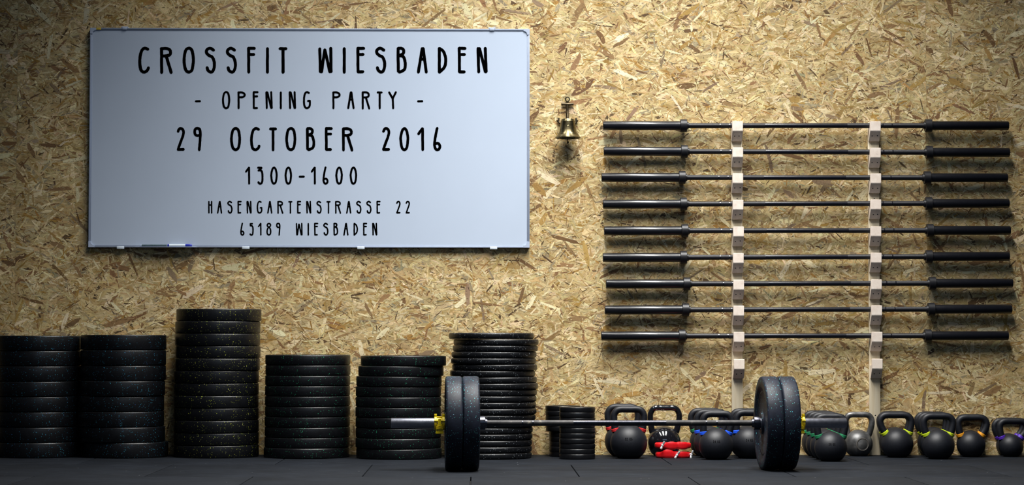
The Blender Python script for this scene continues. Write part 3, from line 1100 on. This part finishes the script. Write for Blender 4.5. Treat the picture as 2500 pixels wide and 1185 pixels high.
def clip(u, s, label):
    t = thing('barbell_clip', label, 'barbell clip', on_bar(u), (0, 0, YB), 'yellow clips on the floor barbell')
    W = .051 * s
    n = 28
    b = MB()
    # two rings joined by bridges: an open-frame lock collar
    for a0, a1 in ((0, .013), (.038, .051)):
        b.lathe([(.0256, a0 * s), (.0325, a0 * s), (.0345, (a0 + .0015) * s), (.0345, (a1 - .0015) * s), (.0325, a1 * s), (.0256, a1 * s)], 40, axis='X', closed=True)
    for th in (0.15, 0.85, 2.0, 3.1, 4.2, 5.3):
        R_ = Matrix.Rotation(th, 3, 'X')
        b.box(R_ @ Vector((W / 2, 0, .0292)), (.030, .013, .0055), .001, R_)
    b.build('ring_frame', M_yellow_clip, t)
    j = MB()
    for zz in (.0385, .030):
        j.box((.0065 * s, -.006, zz), (.0125, .022, .012), .0015)
        j.box((.0445 * s, -.006, zz), (.0125, .022, .012), .0015)
    j.tube([(.0 * s, -.0335, .012), (.051 * s, -.0335, .012)], .0042, 12)
    j.build('hinge_lug', M_yellow_clip, t)
    l = MB()
    l.prism([(W * .18, -.028), (W * .82, -.028), (W * .70, -.010), (W * .62, .022), (W * .38, .022), (W * .30, -.010)], -.0365, -.0445, 'Y', .0012)
    for k in range(4):
        l.box((W / 2, -.0455, -.026 + k * .0042), (.034, .0016, .0016), .0004)
    l.prism([(W * .12, -.050), (W * .88, -.050), (W * .82, -.026), (W * .18, -.026)], -.030, -.0425, 'Y', .0015)
    l.build('lock_lever', M_yellow_clip, t)
    return t


clip(-.6835 - 2 * tpl - .0015, -1, 'yellow lock clip on the left sleeve of the floor barbell')
clip(.6865 + 2 * tpl + .0015, 1, 'yellow lock clip on the right sleeve, half hidden behind the plate')


# ------------------------------------------------------------------ kettlebells
def kettlebell(cx, base_y, ball_px, top_y, hx, hw_px, band, label, mat=None, text=None, thick=.0180, name='kettlebell', depth=None):
    """cx, base_y: pixel of the ball's middle and of its foot; hx, hw_px: middle and half width of the handle"""
    mat = mat or M_kb
    f = G(cx, base_y)
    R = ball_px / S(-f.y)
    rb = R * .56
    yc = f.y + rb
    if depth is not None:
        yc = -depth
    d = -yc
    xc = P(cx, 1080, d).x
    R = ball_px / S(d)
    H = P(cx, top_y, d).z
    hw = hw_px / S(d)
    dx = (hx - cx) / S(d)
    t = thing(name, label, 'kettlebell', (xc, yc, 0), group='kettlebells along the wall')
    zc = R * .84
    prof = [(0, .0015), (rb * .8, .0015), (rb * .86, 0), (rb, 0)]
    for k in range(25):
        a = -1.0 + (PI / 2 + 1.0) * k / 24
        prof.append((R * math.cos(a), zc + R * math.sin(a) * (.99 if a > 0 else .99)))
    prof[3] = (rb * .97, 0)
    MB().lathe(prof, 56).build('ball', mat, t)
    tr = thick
    hwc, zt = hw - tr, H - tr
    zr = zc + .60 * R
    dz = zt - zr
    half = [(.50 * R, zc + .45 * R), (.70 * R, zr), (.70 * R + (hwc - .70 * R) * .72, zr + .34 * dz), (hwc, zr + .64 * dz), (hwc * .945, zr + .82 * dz),
            (hwc * .77, zr + .955 * dz), (hwc * .50, zt), (hwc * .2, zt)]
    pts = [(-a, 0, b) for a, b in half] + [(a, 0, b) for a, b in half[::-1]]
    pts = [(a + dx * min(1, max(0, (b - zr) / (dz * .5))), y, b) for a, y, b in pts]
    path = spline(pts, 6)
    N = len(path)
    rad = []
    for i in range(N):
        e = min(i, N - 1 - i) / (N / 2)
        rad.append(tr * (1.12 - .12 * min(1, e / .42)))
    MB().tube(path, rad, 20).build('handle', mat, t)
    if band:
        for s in (0, 1):
            # painted band round the foot of each horn
            seg = path[6:10] if s == 0 else path[-10:-6]
            seg = [Vector(q) for q in seg]
            a, b = seg[0], seg[-1]
            mid = (a + b) / 2
            ax = (b - a).normalized() * .0085
            pth = [mid - ax * 1.0, mid - ax, mid, mid + ax, mid + ax * 1.0]
            MB().tube([mid - ax, mid - ax * .8, mid + ax * .8, mid + ax], [tr * 1.10, tr * 1.24, tr * 1.22, tr * 1.08], 20).build('color_band', M_band[band], t)
    if text:
        wd = .030 * (R / .09)
        Hh = .0125 * (R / .09)
        x = -wd / 2 * 1.55
        lb = MB()
        for ch in text:
            if ch == ' ':
                x += Hh * .5
                continue
            for q in glyph_strokes('3b' if ch == '3' else ch):
                vs, fs = ribbon(q, .085, rr)
                out = []
                for a, b in vs:
                    X, Z = x + a * Hh, zc + .17 * R + b * Hh
                    out.append((X, -math.sqrt(max(1e-6, (R + .0005) ** 2 - X * X - ((Z - zc) / .99) ** 2)), Z))
                lb.add(out, fs)
            x += Hh * .62
        lb.build('lettering', M_kb_text, t)
    return t, R, zc, d


KB = [
    # cx, base, R, top, handle x, half width, band, label, text
    (1521, 1116.2, 44.5, 986.5, 1521, 45, 'red', 'rear one of the two red banded kettlebells', None),
    (1535, 1121.0, 45, 991.6, 1535.5, 45, 'red', 'front red banded kettlebell marked 32 KG beside the small plates', '32 KG'),
    (1725, 1115.0, 41, 996.5, 1725, 46, 'green', 'green banded kettlebell behind the two blue banded ones', None),
    (1735, 1119.4, 41.5, 999.5, 1738, 44, 'blue', 'middle blue banded kettlebell, right behind the front 24 KG one', None),
    (1748, 1124.0, 42, 1003, 1751.5, 43, 'blue', 'front blue banded kettlebell marked 24 KG right of the red clamps', '24 KG'),
    (1822, 1116.0, 41, 997.4, 1823, 43, 'blue', 'kettlebell hidden behind the blue banded one next to the barbell plate', None),
    (1828, 1120.7, 42, 1000.2, 1833, 43, 'blue', 'blue banded kettlebell partly covered by the right barbell plates', '24 KG'),
    (1997, 1115.5, 39.5, 1002.5, 1999, 40.5, 'green', 'rearmost of four green banded kettlebells under the right sleeve', None),
    (2007, 1119.6, 39.5, 1004.5, 2009, 41, 'green', 'third from front of four green banded kettlebells under the right sleeve', None),
    (2017, 1123.8, 39.5, 1007.0, 2018.5, 41.5, 'green', 'second from front of four green banded kettlebells under the right sleeve', None),
    (2028, 1128.0, 39.5, 1010.0, 2029, 43, 'green', 'front green banded kettlebell marked 28 KG under the right sleeve', '28 KG'),
    (2185, 1114.6, 38.3, 1004.5, 2184, 44.5, 'lime', 'rear lime banded kettlebell just right of the right upright', None),
    (2190.5, 1118.6, 38.8, 1005.8, 2187, 46, 'lime', 'front lime banded kettlebell just right of the right upright', None),
    (2278, 1114.0, 38, 1005.2, 2275, 43.5, 'lime', 'rearmost of three lime banded kettlebells in one row', None),
    (2284, 1118.1, 38.5, 1006.5, 2282, 43.5, 'lime', 'middle of three lime banded kettlebells in one row', None),
    (2291, 1122.3, 39, 1008.5, 2291, 44, 'lime', 'front of three lime banded kettlebells in one row', None),
    (2369, 1113.7, 33.5, 1011.5, 2372, 41, 'orange', 'orange banded kettlebell hidden behind the other orange one', None),
    (2370.6, 1117.2, 34.5, 1012.2, 2374.6, 42.4, 'orange', 'front orange banded kettlebell left of the purple ones', None),
    (2461, 1113.3, 29.5, 1020, 2463, 42.5, 'purple', 'rear purple banded kettlebell at the right edge', None),
    (2468, 1116.5, 30.2, 1021, 2474, 41, 'purple', 'front purple banded kettlebell at the right edge', None),
]
for a in KB:
    kettlebell(*a[:8], text=a[8])
kettlebell(1621.5, 1116.0, 40.8, 989, 1623, 42.6, None, 'glossy black kettlebell behind the two red clamps', mat=M_kb_gloss, thick=.0160)
kg, Rg, zg, dg = kettlebell(2095.5, 1115.0, 35.0, 1005.8, 2097, 39, None, 'worn grey cast iron kettlebell with a round badge', mat=M_cast, thick=.0160)
bd = MB()
# round sunk badge with raised rim on the front of the grey kettlebell
bx_ = .0105
dirv = Vector((.012, -math.sqrt(Rg ** 2 - .012 ** 2 - .008 ** 2), -.002 + .002)).normalized()
Rm = Vector((0, 0, 1)).rotation_difference(dirv).to_matrix()
pr = [(0, Rg * .935), (.031, Rg * .935), (.0325, Rg * .950), (.0365, Rg * .925)]
b1 = MB().lathe(pr, 40)
b1.v = [tuple(Rm @ Vector(q) + Vector((0, 0, zg))) for q in b1.v]
b1.build('badge', M_cast_badge, kg)
b2 = MB()
for k, (u, v_, a_) in enumerate(((-.010, .006, .012), (.003, .006, .014), (-.012, -.004, .009), (.000, -.005, .011), (.012, -.004, .008))):
    p = Vector((u, -Rg * .943, zg + v_))
    b2.box(p, (.0085, .002, .0045), .0006)
b2.build('badge_relief', M_cast, kg)


# ------------------------------------------------------------------ the two red clamps with wing bolts
def wing_bolt(par, p, lean, yaw=0.0):
    b = MB()
    R_ = Matrix.Rotation(yaw, 3, 'Z') @ Matrix.Rotation(lean, 3, 'Y')
    def tr_(mb):
        mb.v = [tuple(R_ @ Vector(q) + Vector(p)) for q in mb.v]
        return mb
    c = MB().lathe([(0, 0), (.0075, 0), (.0075, -.004), (.0058, -.006), (.0055, -.014), (.0035, -.016), (0, -.016)], 16, axis='Y')
    tr_(c)
    wg = MB()
    wg.tube([(0, -.010, .003), (0, -.012, .010), (0, -.014, .018), (0, -.015, .024)], [.0048, .0052, .0060, .0042], 12, flat=.7)
    wg.tube([(0, -.010, -.003), (0, -.012, -.010), (0, -.014, -.017), (0, -.015, -.021)], [.0048, .0058, .0070, .0046], 12, flat=.7)
    tr_(wg)
    c.add(wg.v, wg.f)
    c.build('wing_bolt', M_zinc, par)


def red_clamp(px0, px1, zb, h, label, bolts, jaws, dd, base_up):
    d = dd
    a, b = P(px0, 1100, d), P(px1, 1100, d)
    Wd = b.x - a.x
    t = thing('red_clamp', label, 'clamp', ((a.x + b.x) / 2, -d, zb), group='red clamps on the floor')
    hx, hy = Wd / 2, .052
    # flat ring lying on the floor: two bulging jaws, a slim waist between them, slimmer ends, open middle
    def form(u):
        f = .66
        for c, wd_, a in jaws:
            f += a * math.exp(-(abs(u - c) / wd_) ** 4)
        return min(1.0, f)
    n, lev = 112, 7
    vs, fs = [], []
    for L_ in range(lev):
        q = -1 + 2 * L_ / (lev - 1)
        kz = 1 - .10 * q ** 6
        for ring_ in (0, 1):
            for i in range(n):
                th = 2 * PI * i / n
                ex = 2.9
                cx = math.copysign(abs(math.cos(th)) ** (2 / ex), math.cos(th))
                sy = math.copysign(abs(math.sin(th)) ** (2 / ex), math.sin(th))
                f = form(cx)
                if ring_ == 0:
                    x_, y_ = hx * cx, hy * sy
                    if sy < 0:
                        y_ *= 1 + .42 * (f - .66)
                    rim = 1 - .07 * abs(q) ** 5
                    x_, y_ = x_ * rim, y_ * rim
                else:
                    x_, y_ = hx * .60 * cx, hy * .50 * sy
                hf = h * (f if sy < .2 else .70)
                z = (h - .001 - hf) * base_up + hf * (.5 + .5 * q)
                vs.append((x_, y_, z))
    for L_ in range(lev - 1):
        o0, o1 = L_ * 2 * n, (L_ + 1) * 2 * n
        for i in range(n):
            j = (i + 1) % n
            fs.append((o0 + i, o0 + j, o1 + j, o1 + i))
            fs.append((o0 + n + j, o0 + n + i, o1 + n + i, o1 + n + j))
    o = (lev - 1) * 2 * n
    for i in range(n):
        j = (i + 1) % n
        fs.append((j, i, n + i, n + j))
        fs.append((o + i, o + j, o + n + j, o + n + i))
    MB().add(vs, fs).build('ring', M_red, t, sharp=50)
    for bu, bz, lean, yw in bolts:
        yy = -hy * (abs(1 - abs(bu) ** 2.9)) ** (1 / 2.9) - .001
        yy *= 1 + .42 * (form(bu) - .66) if abs(bu) < .9 else 1
        wing_bolt(t, (bu * hx, yy, bz * h), lean, yw)
    return t


DC = -G(1640, 1120).y - .066 + .0
h1 = .046
red_clamp(1600.5, 1686, .0008, h1, 'lower red plastic clamp with two silver wing bolts lying on the floor', [(.17, .36, .62, 0), (.96, .38, .35, .5)], [(-.36, .34, .34), (.55, .30, .10)], DC, 0.0)
red_clamp(1598.5, 1687, .0008 + h1 - .0008, .042, 'upper red plastic clamp resting on the other red clamp', [(-.62, .52, .45, 0)], [(-.12, .30, .34), (.56, .27, .30)], DC, 0.5)
